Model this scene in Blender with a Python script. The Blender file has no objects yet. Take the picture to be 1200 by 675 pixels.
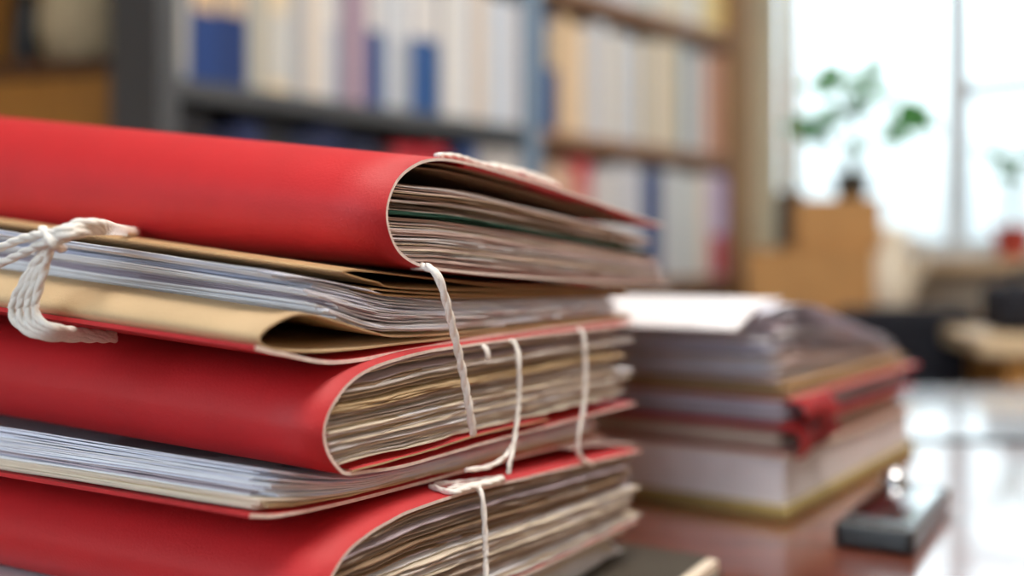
import bpy, bmesh, math, random
from mathutils import Vector, noise
random.seed(7)
S = bpy.context.scene
COL = S.collection
# ------------------------------------------------------------------ camera / light / exposure
FPX = 1200.0                      # focal length in pixels of a 1200 px wide frame
HOR = 311.0                       # image row of the horizon
DESK = 0.75                       # desk top height
CAMH = DESK + 0.165
cam_d = bpy.data.cameras.new('camera'); cam = bpy.data.objects.new('camera', cam_d); COL.objects.link(cam)
cam.location = (0, 0, CAMH); cam.rotation_euler = (math.radians(90), 0, 0)
cam_d.sensor_width = 36; cam_d.lens = 36; cam_d.shift_y = -(337.5 - HOR) / 1200.0
cam_d.clip_start = 0.02
cam_d.dof.use_dof = True; cam_d.dof.focus_distance = 0.375; cam_d.dof.aperture_fstop = 3.0
cam_d.dof.aperture_blades = 0
S.camera = cam
S.view_settings.view_transform = 'Standard'; S.view_settings.look = 'None'
S.view_settings.gamma = 1.0; S.view_settings.use_curve_mapping = False
S.view_settings.exposure = 0.0
S.cycles.use_denoising = True
S.cycles.max_bounces = 8; S.cycles.diffuse_bounces = 4; S.cycles.caustics_reflective = False
W = bpy.data.worlds.new('overcast_sky'); S.world = W; W.use_nodes = True
bg = W.node_tree.nodes['Background']; bg.inputs[0].default_value = (0.84, 0.94, 1.0, 1)
_wn = W.node_tree.nodes; _tc = _wn.new('ShaderNodeTexCoord'); _sx = _wn.new('ShaderNodeSeparateXYZ'); _mr = _wn.new('ShaderNodeMapRange')   # overcast sky, brighter with elevation
W.node_tree.links.new(_tc.outputs['Generated'], _sx.inputs[0]); W.node_tree.links.new(_sx.outputs['Z'], _mr.inputs['Value'])
_mr.inputs['From Min'].default_value = 0.0; _mr.inputs['From Max'].default_value = 0.4; _mr.inputs['To Min'].default_value = 1.15; _mr.inputs['To Max'].default_value = 5.0
W.node_tree.links.new(_mr.outputs[0], bg.inputs[1])

# room axes: U runs along the bookshelf towards the window wall, V runs from the shelf into the room
U = Vector((0.695, 0.719, 0)).normalized(); V = Vector((U.y, -U.x, 0))
ORG = Vector((0.67, 3.1, 0))
def uv(u, v, z=0.0): return ORG + U * u + V * v + Vector((0, 0, z))
ROOM_YAW = math.atan2(U.y, U.x)

def area(name, loc, target, sx, sy, power, color):
    d = bpy.data.lights.new(name, 'AREA'); d.shape = 'RECTANGLE'; d.size = sx; d.size_y = sy
    d.energy = power; d.color = color
    o = bpy.data.objects.new(name, d); COL.objects.link(o); o.location = loc
    o.rotation_euler = (Vector(target) - Vector(loc)).to_track_quat('-Z', 'Y').to_euler()
    return o
# daylight of the second window (in the wall opposite the one in view), and the ceiling lamp over the desk
area('window_daylight', uv(-4.9, 1.9, 1.75), (-0.2, 0.45, 0.9), 2.6, 1.5, 18, (0.66, 0.80, 1.0))
area('ceiling_lamp_light', (0.45, 0.2, 2.66), (0.45, 0.2, 0), 1.25, 0.5, 32, (1.0, 0.93, 0.86))
area('ceiling_lamp_light', (0.95, 1.75, 2.66), (0.95, 1.75, 0), 1.25, 0.5, 7, (1.0, 0.97, 0.94))

# ------------------------------------------------------------------ materials
def srgb(r, g, b):
    f = lambda c: (c / 255 / 12.92) if c / 255 <= 0.04045 else ((c / 255 + 0.055) / 1.055) ** 2.4
    return (f(r), f(g), f(b), 1)
def mat(name, col, rough=0.6, var=0.0, scale=40, bump=0.0, bscale=300, coat=0.0, metal=0.0, trans=0.0, stretch=None, spec=0.5, coat_ior=1.5):
    m = bpy.data.materials.new(name); m.use_nodes = True
    nt = m.node_tree; n = nt.nodes; b = n['Principled BSDF']
    b.inputs['Base Color'].default_value = col; b.inputs['Roughness'].default_value = rough
    b.inputs['Metallic'].default_value = metal; b.inputs['Coat Weight'].default_value = coat
    b.inputs['Coat Roughness'].default_value = 0.08; b.inputs['Coat IOR'].default_value = coat_ior; b.inputs['Specular IOR Level'].default_value = spec
    if trans: b.inputs['Transmission Weight'].default_value = trans
    if var or bump:
        tc = n.new('ShaderNodeTexCoord'); mp = n.new('ShaderNodeMapping')
        nt.links.new(tc.outputs['Object'], mp.inputs['Vector'])
        if stretch: mp.inputs['Scale'].default_value = stretch
        if var:
            no = n.new('ShaderNodeTexNoise'); no.inputs['Scale'].default_value = scale; no.inputs['Detail'].default_value = 5
            nt.links.new(mp.outputs[0], no.inputs['Vector'])
            rp = n.new('ShaderNodeValToRGB')
            rp.color_ramp.elements[0].position = 0.3; rp.color_ramp.elements[1].position = 0.7
            lo = tuple(c * (1 - var) for c in col[:3]) + (1,); hi = tuple(min(1, c * (1 + var)) for c in col[:3]) + (1,)
            rp.color_ramp.elements[0].color = lo; rp.color_ramp.elements[1].color = hi
            nt.links.new(no.outputs[0], rp.inputs[0]); nt.links.new(rp.outputs[0], b.inputs['Base Color'])
        if bump:
            nb = n.new('ShaderNodeTexNoise'); nb.inputs['Scale'].default_value = bscale; nb.inputs['Detail'].default_value = 3
            nt.links.new(mp.outputs[0], nb.inputs['Vector'])
            bp = n.new('ShaderNodeBump'); bp.inputs['Strength'].default_value = bump; bp.inputs['Distance'].default_value = 0.001
            nt.links.new(nb.outputs[0], bp.inputs['Height']); nt.links.new(bp.outputs[0], b.inputs['Normal'])
    return m
M = {}
M['red'] = mat('red_card', srgb(188, 30, 35), 0.6, 0.06, 25, 0.2, 900, spec=0.5)
M['red_dark'] = mat('dark_red_card', srgb(165, 22, 32), 0.55, 0.08, 30, 0.2, 800)
M['rim'] = mat('worn_card_edge', srgb(240, 224, 216), 0.85, 0.12, 300)
M['manila'] = mat('manila_card', srgb(192, 164, 126), 0.7, 0.06, 30, 0.2, 800)
M['manila_old'] = mat('old_manila_card', srgb(176, 142, 100), 0.75, 0.1, 40, 0.2, 800)
M['string'] = mat('cotton_string', srgb(246, 240, 232), 0.9, 0.05, 900, 0.5, 2500)
for k, c in dict(white=(236, 234, 238), cool=(228, 229, 242), cream=(226, 212, 192), pink=(226, 203, 197), grey=(196, 186, 180),
                 aged=(190, 168, 142), brown=(150, 122, 96), green=(30, 82, 66), tan=(198, 172, 134), mauve=(186, 170, 178), dust=(170, 152, 138)).items():
    M['p_' + k] = mat(k + '_paper', srgb(*c), 0.8, 0.05, 60)
M['desk'] = mat('polished_wood', srgb(112, 56, 38), 0.28, 0.3, 9, 0.0, 100, coat=1.0, stretch=(1, 9, 9), coat_ior=3.0)
M['wood'] = mat('honey_wood', srgb(176, 120, 52), 0.45, 0.2, 8, 0, stretch=(6, 6, 0.8))
M['wood_dark'] = mat('dark_wood', srgb(92, 58, 34), 0.5, 0.25, 10, 0, stretch=(1, 8, 8))
M['wood_mid'] = mat('brown_wood', srgb(140, 98, 62), 0.5, 0.2, 10, 0, stretch=(1, 8, 8))
M['wood_pale'] = mat('pale_wood', srgb(206, 178, 140), 0.5, 0.12, 10, 0, stretch=(8, 8, 1))
M['laminate'] = mat('bluish_white_laminate', srgb(216, 224, 236), 0.2, 0.03, 12, coat=1.0)
M['steel'] = mat('grey_painted_steel', srgb(78, 80, 83), 0.5, 0.08, 12)
M['steel_light'] = mat('blue_grey_steel', srgb(128, 150, 172), 0.4, 0.08, 12)
M['back'] = mat('dark_back_panel', srgb(34, 32, 34), 0.7, 0.1, 10)
M['wall'] = mat('cream_plaster', srgb(226, 212, 190), 0.9, 0.03, 6)
M['ceil'] = mat('white_plaster', srgb(236, 234, 228), 0.9, 0.02, 6)
M['floor'] = mat('brown_parquet', srgb(110, 78, 54), 0.5, 0.25, 6, 0, stretch=(1, 8, 1))
M['frame'] = mat('white_window_paint', srgb(206, 214, 220), 0.5, 0.03, 10)
M['glass'] = None
def cloth(name, col, k=0.55):
    m = mat(name, col, 0.9, 0.05, 60, 0.2, 700); nt = m.node_tree; b = nt.nodes['Principled BSDF']; out = nt.nodes['Material Output']
    t = nt.nodes.new('ShaderNodeBsdfTranslucent'); t.inputs[0].default_value = col; x = nt.nodes.new('ShaderNodeMixShader'); x.inputs[0].default_value = k
    nt.links.new(b.outputs[0], x.inputs[1]); nt.links.new(t.outputs[0], x.inputs[2]); nt.links.new(x.outputs[0], out.inputs[0]); return m
M['curtain'] = cloth('cream_curtain_fabric', srgb(240, 232, 214))
M['curtain_gold'] = cloth('gold_curtain_fabric', srgb(222, 196, 136))
M['card'] = mat('brown_cardboard', srgb(186, 138, 84), 0.8, 0.08, 14, 0.1, 200)
M['tape'] = mat('pale_packing_tape', srgb(205, 170, 120), 0.35)
M['black'] = mat('black_plastic', srgb(16, 17, 20), 0.3, 0.1, 30)
M['black_fabric'] = mat('navy_black_fabric', srgb(14, 16, 28), 0.85, 0.2, 200, 0.3, 900)
M['screen'] = mat('black_screen_glass', srgb(10, 14, 18), 0.05, coat=1.0)
M['chrome'] = mat('chrome', srgb(220, 222, 226), 0.12, metal=1.0)
M['leaf'] = mat('green_leaf', srgb(86, 156, 84), 0.45, 0.25, 30)
M['stem'] = mat('green_stem', srgb(90, 124, 72), 0.6, 0.1, 40)
M['soil'] = mat('potting_soil', srgb(50, 36, 28), 0.95, 0.3, 90, 0.6, 200)
M['pot_dark'] = mat('dark_glazed_pot', srgb(62, 58, 48), 0.35, 0.1, 20)
M['pot_red'] = mat('red_clay_pot', srgb(176, 64, 50), 0.6, 0.12, 30)
M['ivory'] = mat('ivory_ceramic', srgb(232, 220, 198), 0.4, 0.05, 20)
M['beige'] = mat('beige_canvas', srgb(206, 188, 152), 0.85, 0.1, 40, 0.3, 400)
M['olive'] = mat('dark_olive_cover', srgb(66, 60, 50), 0.55, 0.12, 60, 0.2, 600)
M['ochre'] = mat('ochre_book_cloth', srgb(168, 148, 92), 0.7, 0.1, 60, 0.2, 800)
M['facade'] = mat('pale_facade', srgb(228, 226, 226), 0.9, 0.04, 1)
M['rooftile'] = mat('pink_roof_tiles', srgb(206, 150, 150), 0.9, 0.1, 3)
M['asphalt'] = mat('asphalt', srgb(120, 120, 120), 0.9, 0.1, 3)
M['lamp'] = bpy.data.materials.new('lamp_diffuser'); M['lamp'].use_nodes = True
_b = M['lamp'].node_tree.nodes['Principled BSDF']; _b.inputs['Emission Color'].default_value = (1, .94, .86, 1); _b.inputs['Emission Strength'].default_value = 6
def glass():
    m = bpy.data.materials.new('window_glass'); m.use_nodes = True; nt = m.node_tree
    nt.nodes.remove(nt.nodes['Principled BSDF']); out = nt.nodes['Material Output']
    t = nt.nodes.new('ShaderNodeBsdfTransparent'); t.inputs[0].default_value = (.95, .98, .98, 1)
    g = nt.nodes.new('ShaderNodeBsdfGlossy'); g.inputs['Roughness'].default_value = 0.02
    f = nt.nodes.new('ShaderNodeFresnel'); f.inputs[0].default_value = 1.45
    x = nt.nodes.new('ShaderNodeMixShader')
    nt.links.new(f.outputs[0], x.inputs[0]); nt.links.new(t.outputs[0], x.inputs[1]); nt.links.new(g.outputs[0], x.inputs[2])
    nt.links.new(x.outputs[0], out.inputs[0]); return m
M['glass'] = glass()
_cols = {}
def book_mat(c):
    if c not in _cols: _cols[c] = mat('book_cloth_%d_%d_%d' % c, srgb(*c), 0.55, 0.06, 30)
    return _cols[c]

# ------------------------------------------------------------------ mesh helpers
def link(name, bm, mats, parent=None, smooth=False, loc=None, yaw=None):
    bmesh.ops.recalc_face_normals(bm, faces=bm.faces[:])
    me = bpy.data.meshes.new(name); bm.to_mesh(me); bm.free()
    for m in (mats if isinstance(mats, (list, tuple)) else [mats]): me.materials.append(m)
    if smooth: me.polygons.foreach_set('use_smooth', [True] * len(me.polygons))
    o = bpy.data.objects.new(name, me); COL.objects.link(o)
    if parent: o.parent = parent
    if loc is not None: o.location = loc
    if yaw is not None: o.rotation_euler = (0, 0, yaw)
    return o
def tag(o, label=None, cat=None, group=None, kind=None):
    if label: o['label'] = label
    if cat: o['category'] = cat
    if group: o['group'] = group
    if kind: o['kind'] = kind
    return o
def thing(name, label, cat, loc=(0, 0, 0), yaw=0, group=None):
    o = bpy.data.objects.new(name, None); COL.objects.link(o); o.empty_display_size = 0.05
    o.location = loc; o.rotation_euler = (0, 0, yaw)
    return tag(o, label, cat, group)
def box(bm, x0, x1, y0, y1, z0, z1, bev=0.0, mi=0):
    b2 = bmesh.new()
    vs = [b2.verts.new((x, y, z)) for z in (z0, z1) for x, y in ((x0, y0), (x1, y0), (x1, y1), (x0, y1))]
    for f in ((0, 3, 2, 1), (4, 5, 6, 7), (0, 1, 5, 4), (1, 2, 6, 5), (2, 3, 7, 6), (3, 0, 4, 7)): b2.faces.new([vs[i] for i in f])
    if bev: bmesh.ops.bevel(b2, geom=b2.edges[:], offset=bev, segments=2, profile=0.5, affect='EDGES')
    for f in b2.faces: f.material_index = mi
    me = bpy.data.meshes.new('tmp'); b2.to_mesh(me); b2.free(); bm.from_mesh(me); bpy.data.meshes.remove(me)
def bx(x0, x1, y0, y1, z0, z1, bev=0.0):
    bm = bmesh.new(); box(bm, x0, x1, y0, y1, z0, z1, bev); return bm
def lathe(bm, prof, seg=32, c=(0, 0, 0), mi=0, closed=False):
    rings = []
    for r, z in prof:
        rings.append([bm.verts.new((c[0] + r * math.cos(2 * math.pi * k / seg), c[1] + r * math.sin(2 * math.pi * k / seg), c[2] + z)) for k in range(seg)])
    for a, b in zip(rings, rings[1:]):
        for k in range(seg):
            f = bm.faces.new((a[k], a[(k + 1) % seg], b[(k + 1) % seg], b[k])); f.material_index = mi
    for rg in (rings[0], rings[-1]):
        f = bm.faces.new(rg); f.material_index = mi
def catmull(pts, n):
    pts = [Vector(p) for p in pts]; P = [pts[0] * 2 - pts[1]] + pts + [pts[-1] * 2 - pts[-2]]
    out = []
    for i in range(1, len(P) - 2):
        a, b, c, d = P[i - 1], P[i], P[i + 1], P[i + 2]
        for k in range(n):
            t = k / n
            out.append(0.5 * (2 * b + (c - a) * t + (2 * a - 5 * b + 4 * c - d) * t * t + (3 * b - a - 3 * c + d) * t ** 3))
    out.append(pts[-1]); return out
def tube(bm, path, r, seg=8, mi=0):
    rings = []; n = len(path); up = Vector((0.13, 0.21, 0.97))
    for i, p in enumerate(path):
        t = (path[min(i + 1, n - 1)] - path[max(i - 1, 0)]).normalized()
        a = t.cross(up)
        if a.length < 1e-4: a = t.cross(Vector((1, 0, 0)))
        a.normalize(); b = t.cross(a); up = -b if False else up
        rr = r[i] if isinstance(r, (list, tuple)) else r
        rings.append([bm.verts.new(p + a * (rr * math.cos(2 * math.pi * k / seg)) + b * (rr * math.sin(2 * math.pi * k / seg))) for k in range(seg)])
    for A, B in zip(rings, rings[1:]):
        for k in range(seg):
            f = bm.faces.new((A[k], A[(k + 1) % seg], B[(k + 1) % seg], B[k])); f.material_index = mi
    for rg in (rings[0], rings[-1]):
        f = bm.faces.new(rg); f.material_index = mi
def cord(bm, pts, r=0.0013, pitch=0.015):
    """two-ply twisted string along the points"""
    raw = catmull(pts, 12)
    path = [raw[0]]
    for p in raw[1:]:                                   # even spacing
        while (p - path[-1]).length > 0.0011:
            path.append(path[-1] + (p - path[-1]).normalized() * 0.0011)
    if len(path) < 3: path = raw
    n = len(path); up = Vector((0.13, 0.21, 0.97)); plies = [[], []]; s = 0
    for i, p in enumerate(path):
        t = (path[min(i + 1, n - 1)] - path[max(i - 1, 0)]).normalized()
        a = t.cross(up)
        if a.length < 1e-4: a = t.cross(Vector((1, 0, 0)))
        a.normalize(); b = t.cross(a)
        ph = 2 * math.pi * i * 0.0011 / pitch
        for k in (0, 1):
            d = a * math.cos(ph + math.pi * k) + b * math.sin(ph + math.pi * k)
            plies[k].append(p + d * r * 0.27)
    for pl in plies: tube(bm, pl, r * 0.79, 9)

# ------------------------------------------------------------------ room
RX0, RX1, RY0, RY1, RZ = -5.0, 0.25, -1.35, 3.6, 2.75           # in (u, v)
def uvslab(name, u0, u1, v0, v1, z0, z1, m, extra=None):
    bm = bmesh.new(); box(bm, u0, u1, v0, v1, z0, z1)
    for e in (extra or []): box(bm, *e)
    o = link(name, bm, m, loc=ORG, yaw=ROOM_YAW)                # local x = u, local y = -v
    return o
# local frame: x along U, y = rotate +90 => -V ; so v -> y = -v
def rslab(name, boxes, m):
    bm = bmesh.new()
    for u0, u1, v0, v1, z0, z1 in boxes: box(bm, u0, u1, -v1, -v0, z0, z1)
    return tag(link(name, bm, m, loc=ORG, yaw=ROOM_YAW), kind='structure')
T = 0.15
rslab('floor', [(RX0 - T, RX1 + T, RY0 - T, RY1 + T, -0.1, 0)], M['floor'])
rslab('ceiling', [(RX0 - T, RX1 + T, RY0 - T, RY1 + T, RZ, RZ + 0.1)], M['ceil'])
SILL = CAMH + 0.02; WTOP = 2.45; WV0, WV1 = -0.095, 1.46
rslab('wall_window', [(RX1, RX1 + T, RY0, WV0, 0, RZ), (RX1, RX1 + T, WV1, RY1, 0, RZ), (RX1, RX1 + T, WV0, WV1, 0, SILL - 0.03), (RX1, RX1 + T, WV0, WV1, WTOP, RZ)], M['wall'])
rslab('wall_shelf', [(RX0, RX1, RY0 - T, RY0, 0, RZ)], M['wall'])
rslab('wall_near', [(RX0, RX1, RY1, RY1 + T, 0, RZ)], M['wall'])
rslab('wall_opposite', [(RX0 - T, RX0, RY0, 0.5, 0, RZ), (RX0 - T, RX0, 3.3, RY1, 0, RZ), (RX0 - T, RX0, 0.5, 3.3, 0, 0.95), (RX0 - T, RX0, 0.5, 3.3, 2.55, RZ)], M['wall'])
# window in view: frame with mullions and a transom, panes, sill board
def window(name, uc, v0, v1, z0, z1, mull, trans):
    f = []
    t = 0.05
    f += [(uc, uc + 0.07, v0, v0 + t, z0, z1), (uc, uc + 0.07, v1 - t, v1, z0, z1), (uc, uc + 0.07, v0 + t, v1 - t, z0, z0 + t), (uc, uc + 0.07, v0 + t, v1 - t, z1 - t, z1)]
    for m_ in mull: f.append((uc + 0.005, uc + 0.065, m_ - 0.022, m_ + 0.022, z0 + t, z1 - t))
    for a, b, z in trans: f.append((uc + 0.01, uc + 0.06, a, b, z - 0.018, z + 0.018))
    o = rslab(name, f, M['frame'])
    bm = bmesh.new(); edges = [v0 + t] + list(mull) + [v1 - t]
    for a, b in zip(edges, edges[1:]): box(bm, uc + 0.03, uc + 0.034, -b + 0.02, -a - 0.02, z0 + t, z1 - t)
    tag(link('pane', bm, M['glass'], o), kind='structure')
    return o
window('window_1', RX1 + 0.04, WV0, WV1, SILL, WTOP, [0.545, 0.985], [(0.567, 0.963, CAMH + 0.5), (1.007, 1.41, CAMH + 0.5)])
window('window_2', RX0 - 0.11, 0.5, 3.3, 0.95, 2.55, [1.43, 2.37], [])
rslab('trim_1', [(RX1 - 0.14, RX1 + 0.0, -0.055, WV1 + 0.04, SILL - 0.03, SILL)], M['wood_pale'])     # window sill board
rslab('trim_2', [(RX1 - 0.05, RX1, -0.13, -0.06, 0, RZ)], M['wood_pale'])                                   # wooden post beside the shelf
rslab('baseboard_window', [(RX1 - 0.015, RX1, 0.0, RY1, 0, 0.1)], M['wood_mid'])
# ceiling lamps
for i, (x, y, lb) in enumerate(((0.45, 0.2, 'white ceiling lamp panel above the desk'), (0.95, 1.75, 'white ceiling lamp panel nearer the window'))):
    L = thing('ceiling_lamp', lb, 'lamp', (x, y, 2.67))
    link('housing', bx(-0.66, 0.66, -0.28, 0.28, 0.02, 0.08, 0.006), M['frame'], L)
    link('diffuser', bx(-0.62, 0.62, -0.25, 0.25, 0.005, 0.02), M['lamp'], L)
# outside: ground and a pale house across the street
rslab('ground_outside', [(0.6, 60, -30, 40, -3.2, -3.0)], M['asphalt'])
hb = thing('house', 'pale house with a pinkish roof across the street outside the window', 'house', uv(16, 4.5, -3.0), ROOM_YAW)
link('wall', bx(-3, 3, -7, 7, 0, 5.9), M['facade'], hb)
bm = bmesh.new()
vs = [bm.verts.new(p) for p in ((-3.4, -7.4, 5.9), (3.4, -7.4, 5.9), (3.4, 7.4, 5.9), (-3.4, 7.4, 5.9), (0, -6, 7.9), (0, 6, 7.9))]
for f in ((0, 1, 2, 3), (0, 4, 5, 3), (1, 2, 5, 4), (0, 1, 4), (2, 3, 5)): bm.faces.new([vs[i] for i in f])
link('roof', bm, M['rooftile'], hb)
for k in range(4):
    wf = link('window', bx(-3.06, -3.0, -5.6 + 3.2 * k, -4.4 + 3.2 * k, 3.4, 5.0), M['frame'], hb)
    link('pane', bx(-3.08, -3.06, -5.5 + 3.2 * k, -4.5 + 3.2 * k, 3.5, 4.9), M['pot_dark'], wf)

# ------------------------------------------------------------------ desk and second table
def table(name, label, x0, x1, y0, y1, yaw, z, mat_, th=0.03, pivot=(0, 0), gap_shade=False):
    t = thing(name, label, 'table', (pivot[0], pivot[1], 0), yaw)
    link('tabletop', bx(x0, x1, y0, y1, z - th, z, 0.003), mat_, t)
    if gap_shade: link('gap_shade_strip', bx(x0, x1, y0 - 0.007, y0, z - th, z + 0.0006, 0.0005), M['black'], t)  # black strip painted in as the shade of the gap before this table
    for x in (x0 + 0.05, x1 - 0.1):
        for y in (y0 + 0.05, y1 - 0.1): link('leg', bx(x, x + 0.05, y, y + 0.05, 0, z - th, 0.003), mat_, t)
    bm = bmesh.new()
    box(bm, x0 + 0.06, x1 - 0.06, y0 + 0.06, y0 + 0.08, z - th - 0.09, z - th); box(bm, x0 + 0.06, x1 - 0.06, y1 - 0.08, y1 - 0.06, z - th - 0.09, z - th)
    link('apron', bm, mat_, t)
    return t
table('desk', 'polished reddish brown wooden desk under the red folder pile', -0.85, 0.95, -0.75, 0.0, math.radians(-2), DESK, M['desk'], pivot=(0, 0.965))
table('side_table', 'bluish white glossy table standing behind the wooden desk', -0.2, 1.1, 0.0, 0.42, math.radians(-2), DESK, M['laminate'], pivot=(0.1, 0.992), gap_shade=True)

# ------------------------------------------------------------------ the pile of folders
A = math.radians(30)
RD = Vector((math.sin(A), math.cos(A), 0)); LD = Vector((-math.cos(A), math.sin(A), 0))
C0 = Vector((-0.045, 0.365, 0))
class Frame:
    """section plane of a folder's near end: q across the folder from its spine, z height, p along the spine"""
    def __init__(s, poff=0.0, sb=0.0, st=0.0, z0=None, z1=None, C=C0, R=RD, L=LD):
        s.R, s.L = R, L; s.C = C + L * poff; s.sb, s.st = sb, st; s.z0, s.z1 = z0, z1
    def qz(s, px, py):
        tx = (px - 600) / FPX
        q = (s.C.y * tx - s.C.x) / (s.R.x - s.R.y * tx)
        Y = s.C.y + s.R.y * q
        return (q, CAMH + (HOR - py) / FPX * Y)
    def tr(s, pts, n=6):
        return [(v.x, v.y) for v in catmull([Vector(s.qz(*p) + (0,)) for p in pts], n)]
    def at(s, q, p, z):
        k = s.sb if s.z0 is None else s.sb + (s.st - s.sb) * min(1, max(0, (z - s.z0) / (s.z1 - s.z0)))
        P = s.C + s.R * q + s.L * p; return Vector((P.x, P.y, z + k * p))
def normals2(prof):
    out = []
    for i in range(len(prof)):
        a = prof[max(i - 1, 0)]; b = prof[min(i + 1, len(prof) - 1)]
        dx, dz = b[0] - a[0], b[1] - a[1]; l = math.hypot(dx, dz) or 1
        out.append((-dz / l, dx / l))
    return out
def strip(fr, prof, th, p0, p1, npp=10, wob=0.0, seed=0, jag=0.0, mi_edge=1, skew=0.0, mi_side=None):
    """sheet of thickness th (to the left of the profile direction) swept along the spine"""
    bm = bmesh.new(); nn = normals2(prof); top = []; bot = []
    for j in range(npp + 1):
        a = []; b = []
        for i, (q, z) in enumerate(prof):
            t = j / npp; p = p0 + (p1 - p0) * t
            if j == 0 and jag: p += jag * noise.noise(Vector((q * 90, seed * 3.1, 0.3)))
            w = wob * noise.noise(Vector((q * 22 + seed * 7.7, p * 14, seed * 1.3))) if wob else 0
            qq = q + skew * p
            a.append(bm.verts.new(fr.at(qq, p, z + w)))
            b.append(bm.verts.new(fr.at(qq + nn[i][0] * th, p, z + w + nn[i][1] * th)))
        top.append(a); bot.append(b)
    n = len(prof)
    def F(vs, m):
        f = bm.faces.new(vs); f.material_index = m; return f
    for j in range(npp):
        for i in range(n - 1):
            F((top[j][i], top[j][i + 1], top[j + 1][i + 1], top[j + 1][i]), 0).smooth = True
            F((bot[j][i], bot[j + 1][i], bot[j + 1][i + 1], bot[j][i + 1]), 0).smooth = True
        for i in (0, n - 1): F((top[j][i], top[j + 1][i], bot[j + 1][i], bot[j][i]), mi_edge if mi_side is None else mi_side)
    for i in range(n - 1):
        for j in (0, npp): F((top[j][i], bot[j][i], bot[j][i + 1], top[j][i + 1]), mi_edge)
    return bm
def interp(curve, q):
    if q <= curve[0][0]: 
        return curve[0][1]
    for (a, za), (b, zb) in zip(curve, curve[1:]):
        if q <= b: return za + (zb - za) * (q - a) / max(1e-9, b - a)
    (a, za), (b, zb) = curve[-2], curve[-1]
    return zb + (zb - za) * (q - b) / max(1e-9, b - a)
LEN = 0.31
def sheets(fr, parent, bot, top, n, mats, qstart, qend, t0=0.03, t1=0.97, th=0.0004, wob=0.0007, jag=0.002, pj=0.003, ej=0.008, name='paper_sheet', seed=0, sj=0.0, p1=None, ramp=0.0, warp=0.0, nq=26):
    rnd = random.Random(seed); b = sorted(bot); t_ = sorted(top); out = []
    lv = sorted(t0 + (t1 - t0) * (k + rnd.uniform(0.1, 0.9)) / n for k in range(n))
    drift = 0
    for k, t in enumerate(lv):
        drift = 0.7 * drift + rnd.gauss(0, 1)
        q0 = (qstart(t) if callable(qstart) else qstart) + abs(rnd.gauss(0, sj))
        q1 = qend + drift * ej * 0.6 + rnd.gauss(0, 0.4) * ej + ramp * t
        prof = []
        for i in range(nq):
            q = q0 + (q1 - q0) * i / (nq - 1)
            zb, zt = interp(b, q), interp(t_, q)
            tt = t + warp * math.sin(7 * t + 3 * (q - q0) / 0.25) * t * (1 - t) * 4
            prof.append((q, zb + (zt - zb) * tt))
        bm = strip(fr, prof, th, rnd.uniform(0, pj), (p1 or LEN) + rnd.uniform(-0.006, 0.006), 10, wob, seed * 31 + k, jag, 0)
        m = mats[min(len(mats) - 1, int(t * len(mats)))] if isinstance(mats, tuple) else rnd.choice(mats)
        out.append(link(name, bm, M[m], parent))
    return out
def split_u(fr, pts, n=6):
    """outline of a folded cover from its upper free edge round the spine to the lower free edge -> (whole, upper, lower)"""
    whole = fr.tr(pts, n); k = min(range(len(whole)), key=lambda i: whole[i][0])
    up = sorted(whole[:k + 1]); lo = sorted(whole[k:])
    return whole, up, lo
def in_spine(up, lo, m=0.0022):
    """where a sheet at level t has to start so that it stays inside the fold"""
    R = 0.03; qs = up[0][0]
    def f(t):
        q = qs + m
        zr_b, zr_t = interp(lo, qs + R), interp(up, qs + R); z = zr_b + (zr_t - zr_b) * t
        while q < qs + R and not (interp(lo, q) + 0.0008 < z < interp(up, q) - 0.0008): q += 0.0006
        return q + m * 0.4
    return f
def flat(curve, R=0.03):
    """replace the fold's own curve by level continuation so sheets do not converge into the spine"""
    qs = curve[0][0]; z = interp(curve, qs + R); return [(qs - 0.05, z)] + [c for c in curve if c[0] > qs + R]

def base_of(fr, z, name, label, cat, group=None):
    P = fr.C; o = thing(name, label, cat, (0, 0, 0), 0, group); return o
GRP = 'red folders of the big pile'
# --- top folder
f1 = Frame(0.0, 0.052, 0.13, CAMH - 0.002, CAMH + 0.038)
F1 = thing('red_folder', 'bright red folder on top of the pile, rounded spine forward, bulging with papers', 'folder', group=GRP)
w1, u1, l1 = split_u(f1, [(778, 263), (700, 236), (640, 216), (580, 198), (540, 188), (512, 185), (488, 191), (469, 206), (457, 226), (452, 250), (456, 274), (466, 294), (482, 308), (502, 315), (540, 320), (600, 325), (700, 331), (786, 335)])
link('cover', strip(f1, w1, 0.0012, 0, LEN + 0.012, 12, 0, 1, 0.0006), [M['red'], M['rim']], F1)
link('inner_flap', strip(f1, f1.tr([(545, 196), (600, 210.5), (660, 229.5), (720, 248.5), (772, 267)]), 0.0013, 0.0005, LEN, 8, 0, 1, 0.0006), [M['red'], M['red']], F1)
mx = ['p_cream', 'p_pink', 'p_pink', 'p_grey', 'p_white', 'p_aged']
s1 = in_spine(u1, l1)
sheets(f1, F1, flat(l1), flat(u1), 26, ['p_pink', 'p_white', 'p_cream', 'p_pink'], s1, 0.262, 0.03, 0.44, pj=0.004, seed=11, ej=0.007, wob=0.0005)
sheets(f1, F1, flat(l1), flat(u1), 3, ['p_green'], s1, 0.25, 0.45, 0.5, pj=0.002, seed=12)
sheets(f1, F1, flat(l1), flat(u1), 13, mx, s1, 0.25, 0.5, 0.74, pj=0.012, seed=13, ej=0.007, wob=0.0009)
sheets(f1, F1, flat(l1), flat(u1), 2, ['p_brown'], s1, 0.25, 0.88, 0.95, pj=0.01, seed=14, wob=0.0003)
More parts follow.
